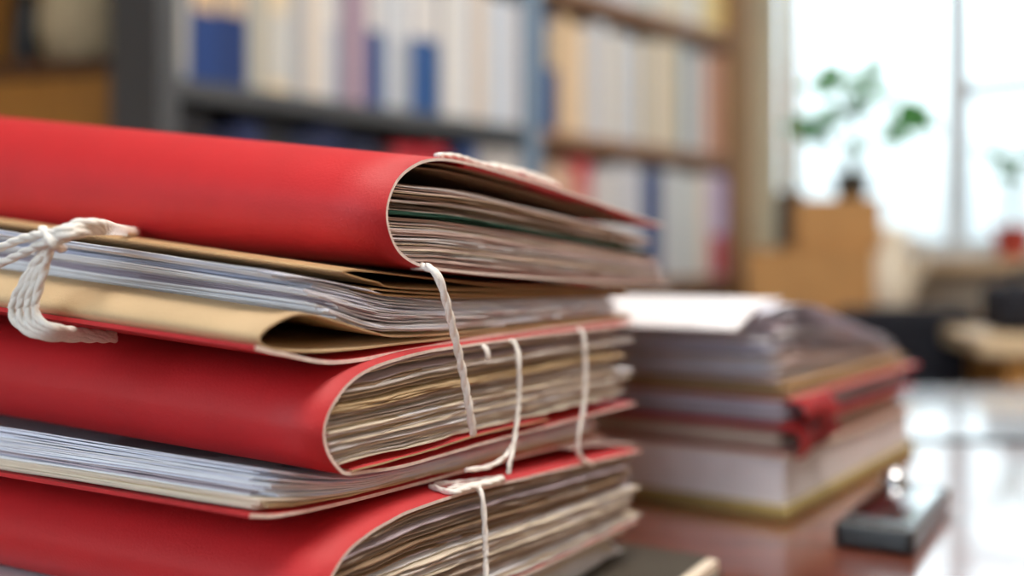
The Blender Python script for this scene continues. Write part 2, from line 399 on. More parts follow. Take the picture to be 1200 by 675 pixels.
# --- tied bundle of papers in a manila folder on a red cover
f2 = Frame(0.006, 0.07, 0.112, CAMH - 0.026, CAMH - 0.002)
F2 = thing('document_bundle', 'string-tied bundle of white papers and a manila folder under the topmost red folder', 'document bundle')
c2 = f2.tr([(299, 410), (330, 417), (395, 427), (480, 413), (600, 392), (742, 375)])
link('cover', strip(f2, c2, 0.0014, 0, LEN + 0.01, 12, 0, 1, 0.0005, mi_side=0), [M['red'], M['rim']], F2)
wm, um, lm = split_u(f2, [(738, 368), (600, 384), (480, 393), (440, 389), (400, 377), (362, 367), (335, 371), (313, 384), (304, 397), (312, 408), (345, 413), (400, 412), (480, 403), (600, 389), (738, 372)])
link('manila_folder', strip(f2, wm, 0.0007, 0.0, LEN, 12, 0, 1, 0.0006), [M['manila'], M['manila']], F2)
tp = sorted(f2.tr([(300, 314), (350, 322), (420, 334), (470, 346), (560, 352), (720, 349)])); bt = sorted(f2.tr([(300, 372), (365, 364), (430, 387), (480, 391), (600, 381), (720, 366)]))
q350, q430 = f2.qz(345, 330)[0], f2.qz(425, 380)[0]
lean = lambda o: (lambda t: q430 + (q350 - q430) * t ** 0.7 + o)
sheets(f2, F2, bt, tp, 11, ['p_white', 'p_cool', 'p_white'], lean(-0.012), 0.215, 0.03, 0.22, seed=21, pj=0.006, sj=0.0015, wob=0.0007, jag=0.004)
sheets(f2, F2, bt, tp, 9, ['p_cool', 'p_mauve', 'p_white'], lean(0.0), 0.215, 0.23, 0.42, seed=22, pj=0.016, sj=0.004, wob=0.0009, jag=0.004)
sheets(f2, F2, bt, tp, 9, ['p_white', 'p_white', 'p_cool'], lean(-0.008), 0.215, 0.43, 0.6, seed=23, pj=0.008, sj=0.002, wob=0.0007, jag=0.004)
sheets(f2, F2, bt, tp, 8, ['p_cool', 'p_mauve', 'p_white'], lean(0.002), 0.215, 0.61, 0.76, seed=24, pj=0.02, sj=0.005, wob=0.0009, jag=0.004)
sheets(f2, F2, bt, tp, 9, ['p_white', 'p_cool', 'p_white'], lean(-0.006), 0.215, 0.77, 0.97, seed=25, pj=0.014, sj=0.002, wob=0.0007, jag=0.004)
for k, pts in enumerate(([(735, 344), (560, 345), (470, 341), (440, 338), (436, 341), (441, 345), (470, 348), (560, 350), (735, 347)],
                         [(735, 338), (600, 335), (500, 325), (430, 317), (408, 316.5), (402, 319), (410, 323), (440, 331), (500, 340), (735, 342)])):
    link('manila_folder', strip(f2, f2.tr(pts), 0.0006, 0.0, LEN, 12, 0, 1, 0.0006), [M['manila_old'], M['manila_old']], F2)
# --- second red folder with spine forward
f3 = Frame(0.0, 0.035, 0.06, CAMH - 0.07, CAMH - 0.03)
F3 = thing('red_folder', 'red folder of brownish papers with rounded spine forward, third down the pile', 'folder', group=GRP)
w3, u3, l3 = split_u(f3, [(742, 379), (700, 384), (640, 391), (580, 399), (520, 407), (480, 415), (440, 428), (410, 447), (390, 471), (380, 496), (379, 516), (385, 536), (395, 550), (406, 557), (430, 555), (480, 546), (560, 523), (640, 502), (745, 474)])
link('cover', strip(f3, w3, 0.0012, 0, LEN + 0.012, 12, 0, 2, 0.0006), [M['red'], M['rim']], F3)
fl = f3.tr([(412, 553), (440, 545), (500, 529), (560, 510), (640, 492)])
link('inner_flap', strip(f3, fl, 0.0007, -0.001, LEN, 8, 0, 1, 0.001), [M['red'], M['p_tan']], F3)
s3 = in_spine(u3, l3)
old = ['p_aged', 'p_dust', 'p_grey', 'p_brown', 'p_dust', 'p_mauve', 'p_cream']
sheets(f3, F3, flat(l3), flat(u3), 12, ['p_grey', 'p_cream', 'p_white'], s3, 0.212, 0.16, 0.36, seed=31, pj=0.003, ej=0.006, wob=0.0006)
sheets(f3, F3, flat(l3), flat(u3), 18, ['p_grey', 'p_dust', 'p_aged', 'p_cream'], s3, 0.205, 0.36, 0.62, seed=32, pj=0.005, ej=0.007, wob=0.0006)
sheets(f3, F3, flat(l3), flat(u3), 3, ['p_tan'], s3, 0.212, 0.60, 0.66, seed=33, pj=0.001, ej=0.004, wob=0.0004)
sheets(f3, F3, flat(l3), flat(u3), 22, old, s3, 0.205, 0.68, 0.97, seed=34, pj=0.012, ej=0.006, wob=0.0005)
sheets(f3, F3, flat(l3), flat(u3), 3, ['p_white'], s3, 0.224, 0.40, 0.45, seed=35, pj=0.002, ej=0.004, wob=0.0004)
sheets(f3, F3, flat(l3), flat(u3), 3, ['p_white', 'p_grey'], s3, 0.222, 0.75, 0.80, seed=36, pj=0.006, ej=0.004, wob=0.0004)
# --- papers lying open to the left on a red cover
f4 = Frame(0.010, 0.0, 0.025, CAMH - 0.077, CAMH - 0.062)
F4 = thing('red_folder', 'thin red folder, white sheets open to the front, between the two lower thick folders', 'folder', group=GRP)
c4 = f4.tr([(293, 607), (330, 606), (400, 592), (500, 566), (600, 539), (706, 513)])
link('cover', strip(f4, c4, 0.0013, -0.0, LEN - 0.01, 12, 0, 3, 0.0005, mi_side=0), [M['red'], M['rim']], F4)
tp = sorted(f4.tr([(300, 547), (405, 560), (480, 550), (560, 528), (640, 507), (715, 489)])); bt = sorted(f4.tr([(290, 603), (330, 600), (400, 588), (500, 562), (600, 535), (706, 509)]))
q4 = f4.qz(318, 575)[0]
sheets(f4, F4, bt, tp, 8, ['p_cream', 'p_cream', 'p_tan'], q4 - 0.004, 0.2, 0.02, 0.26, seed=41, pj=0.006, sj=0.002, th=0.0005)
sheets(f4, F4, bt, tp, 24, ['p_white', 'p_cool', 'p_cool', 'p_mauve', 'p_white'], q4, 0.195, 0.27, 0.97, seed=42, pj=0.012, sj=0.004)
# --- lowest red folder with spine forward
f5 = Frame(-0.006, -0.01, 0.0, CAMH - 0.125, CAMH - 0.08)
F5 = thing('red_folder', 'lowest thick red folder of the pile with string lying on its top cover', 'folder', group=GRP)
w5, u5, l5 = split_u(f5, [(752, 527), (700, 539), (640, 553), (580, 567), (520, 583), (470, 602), (430, 626), (403, 651), (386, 680), (380, 706), (385, 730), (398, 745), (415, 752), (450, 742), (520, 714), (640, 664), (746, 612)])
link('cover', strip(f5, w5, 0.0012, 0, LEN + 0.012, 12, 0, 4, 0.0006), [M['red'], M['rim']], F5)
s5 = in_spine(u5, l5)
sheets(f5, F5, flat(l5), flat(u5), 26, ['p_grey', 'p_cream', 'p_dust', 'p_white'], s5, 0.212, 0.03, 0.5, seed=51, pj=0.005, ej=0.006)
sheets(f5, F5, flat(l5), flat(u5), 22, ['p_dust', 'p_brown', 'p_mauve', 'p_grey'], s5, 0.205, 0.52, 0.96, seed=52, pj=0.008, ej=0.006, wob=0.0005)
# sheet peeping out on top of it at the far end
pk = f5.tr([(690, 529), (720, 524), (768, 524)])
link('loose_sheet', strip(f5, pk, 0.0006, 0.01, 0.12, 6, 0, 5, 0.001), [M['p_pink'], M['p_pink']], F5)
# --- papers at the very bottom
f6 = Frame(0.004, 0.0, 0.0)
F6 = thing('paper_stack', 'stack of white papers at the very bottom of the red folder pile', 'paper stack')
zt = CAMH - 0.1265
zb6 = DESK + 0.0088
l5b = [(q, z - 0.0016) for q, z in l5 if q > l5[0][0] + 0.012]
tp6 = [(-0.06, l5b[0][1] + 0.002)] + l5b; bt6 = [(-0.06, zb6), (0.23, zb6)]
sheets(f6, F6, bt6, tp6, 40, ['p_white', 'p_cool', 'p_cream', 'p_white'], -0.05, 0.205, 0.005, 0.9, seed=61, pj=0.008, sj=0.003, ej=0.01)

# --- strings
def on_near(fr, px, py, p=0.0):
    q, z = Frame(0, C=fr.C + LD * p).qz(px, py); P = fr.C + LD * p + RD * q
    return Vector((P.x, P.y, z))
def on_left(px, py, q):
    tx = (px - 600) / FPX; d = C0.dot(RD) + q
    Y = d / (tx * RD.x + RD.y); return Vector((tx * Y, Y, CAMH + (HOR - py) / FPX * Y))
def strings(parent, paths, name='tie_string', r=0.0013, label=None):
    bm = bmesh.new()
    for pts in paths: cord(bm, pts, r)
    o = link(name, bm, M['string'], parent, smooth=True)
    if label: o['label'] = label
    return o
N0 = Frame(0)
strings(F1, [[on_near(N0, x, y, p - 0.001) for x, y, p in ((484, 312, 0.012), (500, 313, -0.002), (512, 322, -0.008), (522, 350, -0.009), (533, 395, -0.008), (543, 440, -0.007), (551, 485, -0.007), (555, 511, -0.006))]], r=0.0016)
strings(F1, [[on_near(N0, x, y, p) for x, y, p in ((512, 182.5, 0.004), (535, 184, 0.006), (560, 192, 0.008), (585, 198, 0.006), (607, 204, 0.010))],
             [on_near(N0, x, y, p) for x, y, p in ((575, 193, 0.012), (600, 199, 0.010), (622, 208, 0.006), (650, 217, 0.008))],
             [on_near(N0, x, y, p) for x, y, p in ((580, 196, 0.02), (612, 201, 0.016), (640, 211, 0.012), (655, 219, 0.012))]], r=0.0014)
strings(F3, [[on_near(N0, x, y, p) for x, y, p in ((585, 399, 0.02), (596, 399, 0.003), (604, 403, -0.003), (608, 425, -0.006), (608, 470, -0.006), (603, 515, -0.007), (597, 545, -0.008), (596, 556, -0.008))],
             [on_near(N0, x, y, p) for x, y, p in ((603, 518, -0.006), (592, 535, -0.005), (572, 547, -0.003), (545, 551, 0.0))],
             [on_near(N0, x, y, p) for x, y, p in ((550, 403, 0.012), (566, 406, 0.0), (571, 412, -0.003), (572, 423, -0.003))]], r=0.0011)
strings(F3, [[on_near(N0, x, y, p) for x, y, p in ((672, 386, 0.02), (680, 387, 0.0), (684, 395, -0.004), (686, 430, -0.005), (685, 470, -0.006), (679, 505, -0.006), (677, 525, -0.006), (682, 538, -0.006), (695, 545, -0.004))]], r=0.0012)
def on_top(fr, up, px, py, lift=0.0012):
    tx, tz = (px - 600) / FPX, (HOR - py) / FPX; Y = 0.27
    while Y < 0.7:
        P = Vector((tx * Y, Y, CAMH + tz * Y)); d = P - fr.C; q = d.dot(fr.R); p = d.dot(fr.L)
        if q > up[0][0]:
            z = fr.at(q, p, interp(up, q)).z
            if p >= -0.001 and P.z <= z + lift: return Vector((P.x, P.y, z + lift))
        Y += 0.0005
    return P
_m = on_near(f5, 562, 578, -0.003)
strings(F5, [[on_top(f5, u5, 505, 570), on_top(f5, u5, 530, 577), on_top(f5, u5, 552, 575), on_near(f5, 561, 573, -0.0015), on_near(f5, 566, 588, -0.004), on_near(f5, 569, 640, -0.005), on_near(f5, 569, 690, -0.006), on_near(f5, 566, 720, -0.004)],
             [on_top(f5, u5, 510, 568), on_top(f5, u5, 545, 565), on_top(f5, u5, 572, 562), on_top(f5, u5, 590, 560), on_top(f5, u5, 578, 566), on_top(f5, u5, 550, 571), on_top(f5, u5, 525, 574)],
             [on_top(f5, u5, 530, 571), on_top(f5, u5, 556, 568), on_top(f5, u5, 582, 563)]], r=0.0012)
# bunch of strands tied round the bundle at the left
QL = -0.071
st = []
for k in range(4):
    st.append([on_left(160, 271 + 1 * k, 0.004), on_left(138, 267 + 1.3 * k, -0.03), on_left(120 - 3 * k, 262 + 3.2 * k, -0.060), on_left(92 - 2 * k, 261 + 5.0 * k, QL), on_left(66 + k, 274 + 3 * k, QL - 0.002 * (k % 2)),
               on_left(60 - 2 * k, 288 + k, QL - 0.002 * ((k + 1) % 2)), on_left(53 - 5.5 * k, 312 + k, QL), on_left(46 - 8.0 * k, 337 + k, QL), on_left(41 - 9.0 * k, 358 + k, QL),
               on_left(46 - 8.5 * k, 375 + 1.5 * k, QL), on_left(66 - 6 * k, 384 + 3.4 * k, QL + 0.003), on_left(98, 389 + 2.6 * k, QL + 0.018), on_left(136, 393 + 1.5 * k, QL + 0.035)])
st.append([on_left(-25, 299, QL - 0.002), on_left(2, 289, QL - 0.002), on_left(28, 279, QL - 0.003), on_left(55, 273, QL - 0.005), on_left(82, 268, QL - 0.004), on_left(112, 264, QL + 0.008)])
st.append([on_left(-25, 316, QL - 0.002), on_left(4, 307, QL - 0.002), on_left(32, 294, QL - 0.003), on_left(58, 282, QL - 0.005), on_left(84, 274, QL - 0.004), on_left(112, 270, QL + 0.008)])
st.append([on_left(50, 268, QL + 0.001), on_left(56, 275, QL - 0.006), on_left(64, 288, QL - 0.006), on_left(74, 292, QL + 0.001)])
strings(F2, st, r=0.0015)

# ------------------------------------------------------------------ notebook half under the pile
nb = thing('notebook', 'dark olive covered notebook with pale page edges lying under the pile', 'notebook')
def prism_on(C, R, L, q0, q1, p0, p1, z0, z1, bev=0.0):
    bm = bx(q0, q1, p0, p1, z0, z1, bev)
    for v in bm.verts:
        P = C + R * v.co.x + L * v.co.y; v.co = Vector((P.x, P.y, v.co.z))
    return bm
def prism(*a): return prism_on(C0, RD, LD, *a)
link('page_block', prism(0.0, 0.236, -0.043, 0.2, DESK + 0.0010, DESK + 0.0072), M['p_cream'], nb)
link('cover', prism(-0.002, 0.238, -0.037, 0.2, DESK + 0.0072, DESK + 0.0085, 0.0003), M['olive'], nb)
link('cover', prism(-0.002, 0.238, -0.045, 0.2, DESK, DESK + 0.001, 0.0003), M['olive'], nb)

# ------------------------------------------------------------------ the second stack
A2 = math.radians(36)
R2 = Vector((math.sin(A2), math.cos(A2), 0)); L2 = Vector((-math.cos(A2), math.sin(A2), 0))
Y2 = 0.165 * FPX / (611 - HOR); C2 = Vector(((926 - 600) / FPX * Y2, Y2, 0))
def pr2(*a): return prism_on(C2, R2, L2, *a)
D = DESK
led = thing('ledger', 'thick ledger with ochre covers and white page block at the bottom of the far stack', 'book')
bm = pr2(-0.004, 0.3, 0.0, 0.225, D, D + 0.009, 0.002); link('cover', bm, M['ochre'], led)
link('page_block', pr2(0.0, 0.29, 0.004, 0.22, D + 0.009, D + 0.040, 0.001), M['p_white'], led)
link('cover', pr2(-0.002, 0.3, 0.0, 0.225, D + 0.040, D + 0.0425, 0.0008), M['p_cream'], led)
g2 = Frame(0.006, 0, 0, C=C2, R=R2, L=L2)
def flatstack(fr, parent, q0, q1, z0, z1, n, mats, seed, droop=0.0, **kw):
    bt = [(q0 - 0.02, z0), ((q0 + q1) / 2, z0), (q1 + 0.03, z0)]
    tp = [(q0 - 0.02, z1), ((q0 + q1) / 2, z1 - droop * 0.3), (q1 + 0.03, z1 - droop)]
    sheets(fr, parent, bt, tp, n, mats, q0, q1, 0.02, 0.98, seed=seed, p1=0.21, nq=12, **kw)
rf = thing('red_folder', 'blurred red folder with a red corner flap and cream papers in the far stack', 'folder')
link('cover', pr2(-0.002, 0.285, 0.002, 0.22, D + 0.0425, D + 0.0437, 0.0003), M['red_dark'], rf)
flatstack(g2, rf, 0.002, 0.275, D + 0.0442, D + 0.0575, 14, ['p_cream', 'p_cream', 'p_pink', 'p_tan'], 71, pj=0.008, sj=0.003)
link('cover', pr2(-0.004, 0.29, -0.002, 0.22, D + 0.0582, D + 0.0625, 0.001), M['red_dark'], rf)
bm = bmesh.new()
P = []
for i in range(7):
    q = -0.004 + 0.075 * i / 6
    for j in range(5):
        t = j / 4; P.append(bm.verts.new((C2 + R2 * q + L2 * (-0.003 - 0.006 * math.sin(t * 2.9) - 0.002 * math.sin(i * 1.6)) + Vector((0, 0, D + 0.0615 - 0.021 * t * (1 - 0.35 * (i / 6) ** 2))))))
for i in range(6):
    for j in range(4): bm.faces.new((P[i * 5 + j], P[i * 5 + j + 1], P[i * 5 + j + 6], P[i * 5 + j + 5]))
bmesh.ops.solidify(bm, geom=bm.faces[:], thickness=0.001)
link('corner_flap', bm, M['red_dark'], rf, smooth=True)
ps = thing('paper_stack', 'lavender white sheets between the red folder and manila folder of the far stack', 'paper stack')
flatstack(Frame(0.003, 0, 0, C=C2, R=R2, L=L2), ps, -0.008, 0.27, D + 0.0632, D + 0.0765, 14, ['p_cool', 'p_mauve', 'p_cool'], 72, sj=0.003)
rf2 = thing('red_folder', 'flat red folder showing at the near corner below manila in the far stack', 'folder')
link('cover', pr2(-0.004, 0.30, -0.004, 0.21, D + 0.0772, D + 0.0784, 0.0003), M['red'], rf2)
link('sheet', pr2(0.0, 0.29, 0.0, 0.205, D + 0.0784, D + 0.0800, 0.0003), M['p_pink'], rf2)
bm = bmesh.new(); P = []
for i in range(7):
    q = 0.002 + 0.06 * i / 6
    for j in range(5):
        t = j / 4; P.append(bm.verts.new((C2 + R2 * q + L2 * (-0.004 - 0.007 * math.sin(t * 2.6)) + Vector((0, 0, D + 0.0775 - 0.016 * t * (1 - 0.3 * math.sin(i)))))))
for i in range(6):
    for j in range(4): bm.faces.new((P[i * 5 + j], P[i * 5 + j + 1], P[i * 5 + j + 6], P[i * 5 + j + 5]))
bmesh.ops.solidify(bm, geom=bm.faces[:], thickness=0.001)
link('corner_flap', bm, M['red'], rf2, smooth=True)
mf = thing('manila_folder', 'orange-tan manila folder under the top paper bundle of the far stack', 'folder')
link('cover', pr2(-0.006, 0.27, 0.0, 0.21, D + 0.0803, D + 0.0815, 0.0003), M['manila_old'], mf)
flatstack(Frame(0.002, 0, 0, C=C2, R=R2, L=L2), mf, -0.002, 0.26, D + 0.0818, D + 0.0862, 5, ['p_tan'], 73)
link('cover', pr2(-0.006, 0.27, 0.0, 0.21, D + 0.0865, D + 0.0878, 0.0003), M['manila_old'], mf)
tb = thing('paper_bundle', 'thick bundle of loose white papers with curled corners topping the far stack', 'paper bundle')
g3 = Frame(0.004, 0, 0, C=C2, R=R2, L=L2)
q3a = -0.02
bt3 = [(-0.08, D + 0.0884), (0.1, D + 0.0884), (0.3, D + 0.0884)]
tp3 = [(-0.08, D + 0.112), (-0.04, D + 0.126), (-0.02, D + 0.134), (0.0, D + 0.139), (0.03, D + 0.141), (0.08, D + 0.136), (0.14, D + 0.124), (0.2, D + 0.112), (0.3, D + 0.099)]
sheets(g3, tb, bt3, tp3, 14, ['p_cream', 'p_pink', 'p_white', 'p_cool'], -0.006, 0.262, 0.01, 0.38, seed=74, p1=0.205, nq=16, pj=0.010, sj=0.006, ej=0.01, wob=0.0012)
sheets(g3, tb, bt3, tp3, 22, ['p_cool', 'p_cool', 'p_mauve', 'p_white'], -0.016, 0.25, 0.4, 0.97, seed=75, p1=0.205, nq=16, pj=0.02, sj=0.01, ej=0.012, wob=0.0016)
tpw = [(-0.048, D + 0.1245), (-0.04, D + 0.1275), (-0.02, D + 0.1355), (0.0, D + 0.1405), (0.03, D + 0.1425)]
link('top_sheet', strip(g3, tpw, 0.0005, 0.012, 0.2, 6, 0.0006, 9), [M['p_white'], M['p_white']], tb)

# ------------------------------------------------------------------ handset on the desk
ph = thing('mobile_phone', 'black mobile phone lying on the desk right of the far stack', 'phone', (0.243, 0.648, DESK), 0)
yaw = math.atan2(0.066, 0.128)
ph.rotation_euler = (0, 0, -math.radians(31))
link('body', bx(-0.0225, 0.0225, -0.07, 0.07, 0, 0.015, 0.004), M['black'], ph, smooth=False)
link('screen', bx(-0.0195, 0.0195, -0.048, 0.052, 0.0148, 0.0156, 0.0003), M['screen'], ph)
for r_ in range(1):
    for c_ in range(3): link('key', bx(-0.0185 + 0.0125 * c_, -0.0075 + 0.0125 * c_, -0.066 + 0.011 * r_, -0.058 + 0.011 * r_, 0.0146, 0.0162, 0.0006), M['black'], ph)
bm = bmesh.new(); lathe(bm, [(0.0005, 0.011), (0.005, 0.0095), (0.0085, 0.005), (0.0095, 0)], 24, (-0.0125, 0.0605, 0.0142)); link('glint_dome', bm, M['chrome'], ph, smooth=True)  # made-up chrome dome, added to the phone to catch a bright glint

# ------------------------------------------------------------------ bookshelves
SD = 0.19                                   # depth
def shelf_local(u0, v0, u1, v1, z0, z1, bev=0.0): return bx(u0, u1, -v1, -v0, z0, z1, bev)
LV = [CAMH + 0.33 + 0.365 * k for k in (-3, -2, -1, 0, 1, 2)]            # tops of the boards
def rack(name, label, u0, u1, post_l, post_r, board_m, post_ml, post_mr):
    r_ = thing(name, label, 'bookshelf', ORG, ROOM_YAW)
    link('side_panel', shelf_local(u0, -SD, u0 + post_l, 0, 0, 2.2, 0.002), post_ml, r_)
    link('side_panel', shelf_local(u1 - post_r, -SD, u1, 0, 0, 2.2, 0.002), post_mr, r_)
    link('back_panel', shelf_local(u0 + post_l, -SD, u1 - post_r, -SD + 0.008, 0, 2.2), M['back'], r_)
    for z in LV: link('shelf_board', shelf_local(u0 + post_l, -SD + 0.008, u1 - post_r, 0, z - 0.035, z, 0.002), board_m, r_)
    return r_
rack('bookshelf', 'grey steel bookshelf of blue and white binders behind the pile', -1.845, -0.875, 0.04, 0.035, M['steel'], M['steel'], M['steel_light'])
rack('bookshelf', 'bookshelf with brown wooden boards and pale books beside the window', -0.873, 0.02, 0.012, 0.03, M['wood_mid'], M['steel_light'], M['wood_mid'])
def wall_u(px):
    tx = (px - 600) / FPX
    # point on v = 0 line
    # (ORG + U u).x = tx * (ORG + U u).y
    return (tx * ORG.y - ORG.x) / (U.x - tx * U.y)
_n = [0]
def cname(c):
    r, g, b = c
    if max(c) < 70: return 'near-black' if b < 50 else 'dark navy'
    if r > 150 and g < 90: return 'red'
    if b > r + 30: return 'blue' if b < 190 else 'lilac'
    if r > b + 45: return 'tan'
    if r > b + 15: return 'cream'
    return 'white' if min(c) > 195 else 'grey'
ORD = ['first', 'second', 'third', 'fourth', 'fifth', 'sixth', 'seventh', 'eighth', 'ninth', 'tenth', 'eleventh', 'twelfth', 'thirteenth', 'fourteenth', 'fifteenth', 'sixteenth', 'seventeenth', 'eighteenth', 'nineteenth', 'twentieth']
def book(u0, u1, z, h, c, lab, where, group, k, rnd):
    w = u1 - u0; d = rnd.uniform(0.012, 0.022)
    nm = 'binder' if w > 0.05 else 'book'
    dep = rnd.uniform(0.14, 0.155)
    desc = cname(c) + ' ' + nm
    if lab: desc += ' with ' + cname(lab[0]) + ' label'
    b = thing(nm, '%s, %s from left on %s' % (desc, ORD[k], where), nm, ORG + U * ((u0 + u1) / 2) - V * d + Vector((0, 0, z)), ROOM_YAW, group)
    bm = bmesh.new(); hw = w / 2 - 0.0008
    box(bm, -hw, hw, 0, 0.004, 0, h, 0.0012); box(bm, -hw, -hw + 0.0025, 0.003, dep, 0, h); box(bm, hw - 0.0025, hw, 0.003, dep, 0, h)
    link('cover', bm, book_mat(c), b)
    link('page_block', bx(-hw + 0.0025, hw - 0.0025, 0.004, dep - 0.004, 0.003, h - 0.004), M['p_cream'], b)
    if lab:
        lc, z0, z1 = lab
        link('spine_label', bx(-hw * 0.86, hw * 0.86, -0.0006, 0.001, h * z0, h * z1), book_mat(lc), b)
def row(px0, seq, z, where, group, hmax=0.31, seed=0):
    """seq of (right edge px, colour, label)"""
    rnd = random.Random(seed); u = wall_u(px0)
    for k, (px, c, lab) in enumerate(seq):
        u2 = wall_u(px); book(u, u2 - 0.001, z, rnd.uniform(hmax - 0.03, hmax), c, lab, where, group, k, rnd); u = u2
WH, GY, TN, BL, NV, CR, PK, RD_, DK = (222, 222, 226), (176, 180, 186), (222, 190, 148), (20, 62, 128), (18, 28, 60), (232, 218, 192), (196, 168, 180), (190, 42, 54), (20, 20, 28)
row(206, [(229, GY, ((200, 200, 196), .1, .9)), (263, BL, ((226, 196, 158), .45, .95)), (298, (16, 52, 112), ((214, 190, 160), .45, .95)), (318, (196, 194, 182), None), (346, (230, 212, 182), ((206, 206, 202), .08, .5)),
          (362, GY, None), (386, (226, 214, 200), None), (406, (196, 202, 212), ((224, 224, 224), .5, .9)), (420, (150, 130, 150), None), (434, PK, None), (456, (24, 66, 128), ((222, 218, 214), .55, .95)), (470, (206, 212, 220), None),
          (488, GY, ((226, 226, 226), .5, .9)), (524, (34, 82, 142), ((226, 222, 218), .58, .96)), (545, (228, 224, 218), None), (562, (214, 216, 220), None), (580, (222, 206, 190), None), (600, (208, 218, 230), None), (617, WH, None)],
    LV[3], 'the upper grey shelf', 'binders on the upper grey shelf', seed=1)
row(206, [(250, DK, None), (282, NV, ((90, 100, 130), .3, .6)), (312, (26, 40, 84), None), (345, DK, None), (375, NV, ((120, 120, 130), .5, .8)), (410, (20, 32, 72), None), (445, NV, None), (468, DK, None), (500, (196, 40, 56), None), (530, (186, 34, 50), ((206, 150, 150), .3, .6)),
          (548, NV, None), (566, (38, 72, 130), None), (590, (186, 180, 176), None), (617, (206, 200, 196), None)],
    LV[2], 'the lower grey shelf', 'binders on the lower grey shelf', seed=2)
row(645, [(661, (36, 72, 128), ((196, 176, 150), .55, .95)), (676, (226, 190, 140), None), (690, (226, 202, 172), None), (704, (216, 206, 196), None), (718, (206, 212, 220), None), (731, (226, 210, 188), None), (744, (198, 206, 214), None), (756, WH, None), (768, (204, 190, 160), None), (779, (214, 214, 214), None),
          (790, (222, 200, 160), None), (801, (226, 214, 190), None), (812, (150, 170, 180), None), (823, (222, 222, 220), None), (833, (206, 196, 190), None), (843, (204, 150, 130), None), (852, (190, 130, 110), None), (860, TN, None)],
    LV[3], 'the middle brown shelf', 'books on the upper brown-board shelf', seed=3)
row(645, [(662, (226, 190, 160), None), (678, (216, 170, 146), None), (700, (196, 50, 58), ((216, 130, 120), .5, .8)), (714, (212, 206, 206), None), (728, (226, 222, 218), None), (744, (204, 204, 210), None), (757, WH, None), (782, (30, 62, 122), None), (797, (216, 216, 214), None), (812, (196, 204, 208), None),
          (826, (222, 220, 214), None), (838, (226, 206, 190), None), (850, (204, 190, 226), ((196, 50, 58), .02, .4)), (860, (196, 180, 220), ((186, 40, 50), .02, .42))],
    LV[2], 'the lower brown shelf', 'books on the lower brown-board shelf', seed=4)
row(645, [(668, WH, None), (690, CR, None), (712, GY, None), (734, (206, 212, 222), None), (752, WH, None), (770, (196, 206, 200), None), (788, (222, 216, 206), None), (806, (230, 222, 196), None), (824, (226, 226, 222), None), (842, (232, 214, 160), None), (860, (236, 206, 130), None)],
    LV[4], 'the top brown shelf', 'books on the top brown-board shelf', seed=5)

# ------------------------------------------------------------------ wooden cabinet at the far left
cb_yaw = math.radians(-15)
cx = thing('cabinet', 'honey wood cabinet with open compartment and dark shelf, left of the grey bookshelf', 'cabinet', (-0.80, 2.12, 0), cb_yaw)
Z1 = CAMH + (HOR - 74) / FPX * 2.2                      # top of dark shelf
link('side_panel', bx(-0.03, 0.0, 0, 0.35, 0, 2.0, 0.002), M['wood_dark'], cx)
link('side_panel', bx(-0.93, -0.90, 0, 0.35, 0, 2.0, 0.002), M['wood_dark'], cx)
link('shelf_board', bx(-0.90, -0.03, -0.01, 0.35, Z1 - 0.032, Z1, 0.002), M['wood_dark'], cx)
link('shelf_board', bx(-0.90, -0.03, 0, 0.35, Z1 + 0.45, Z1 + 0.475, 0.002), M['wood'], cx)
link('top_board', bx(-0.95, 0.02, -0.01, 0.35, 2.0, 2.03, 0.002), M['wood'], cx)
link('back_panel', bx(-0.90, -0.03, 0.33, 0.35, 0, 2.0), M['wood'], cx)
for x0, x1 in ((-0.896, -0.468), (-0.464, -0.034)):
    d_ = link('door', bx(x0, x1, 0.0, 0.02, 0.08, Z1 - 0.036, 0.003), M['wood'], cx)
    bm = bmesh.new(); lathe(bm, [(0.004, 0), (0.004, 0.012), (0.011, 0.016), (0.011, 0.024), (0.003, 0.028)], 16)
    for v in bm.verts: v.co = Vector((v.co.x + (x0 + 0.04 if x0 > -0.5 else x1 - 0.04), -v.co.z, v.co.y + 0.9))
    link('knob', bm, M['wood_dark'], d_, smooth=True)
link('plinth', bx(-0.90, -0.03, 0.03, 0.33, 0, 0.08), M['wood_dark'], cx)
from mathutils import Matrix
def cab(x, y, z=0): return cx.matrix_basis @ Vector((x, y, z)) if False else Vector((-0.80, 2.12, 0)) + Matrix.Rotation(cb_yaw, 3, 'Z') @ Vector((x, y, z))
jar = thing('jar', 'beige rounded jar standing in the honey wood cabinet', 'jar', cab(-0.185, 0.13, Z1))
bm = bmesh.new(); lathe(bm, [(0.055, 0), (0.09, 0.02), (0.108, 0.08), (0.105, 0.14), (0.085, 0.19), (0.06, 0.21)], 36); link('body', bm, M['beige'], jar, smooth=True)
bm = bmesh.new(); lathe(bm, [(0.064, 0.208), (0.066, 0.222), (0.03, 0.236), (0.012, 0.24), (0.014, 0.256), (0.004, 0.262)], 36); link('lid', bm, M['beige'], jar, smooth=True)
bt = thing('bottle', 'dark bottle standing left of the beige jar in the cabinet', 'bottle', cab(-0.345, 0.12, Z1))
bm = bmesh.new(); lathe(bm, [(0.03, 0), (0.034, 0.01), (0.034, 0.15), (0.014, 0.2), (0.013, 0.25)], 24); link('body', bm, M['black'], bt, smooth=True)
bm = bmesh.new(); lathe(bm, [(0.015, 0.25), (0.015, 0.27), (0.01, 0.272)], 24); link('cap', bm, M['wood_dark'], bt)

# ------------------------------------------------------------------ window side
def wpt(px, z, off=0.0):
    """point on the vertical plane 'off' metres in front of the window wall"""
    tx = (px - 600) / FPX; d = ORG.dot(U) + RX1 - off; Y = d / (U.x * tx + U.y); return Vector((tx * Y, Y, z))
def ppx(px, Y, z=0.0): return Vector(((px - 600) / FPX * Y, Y, z))
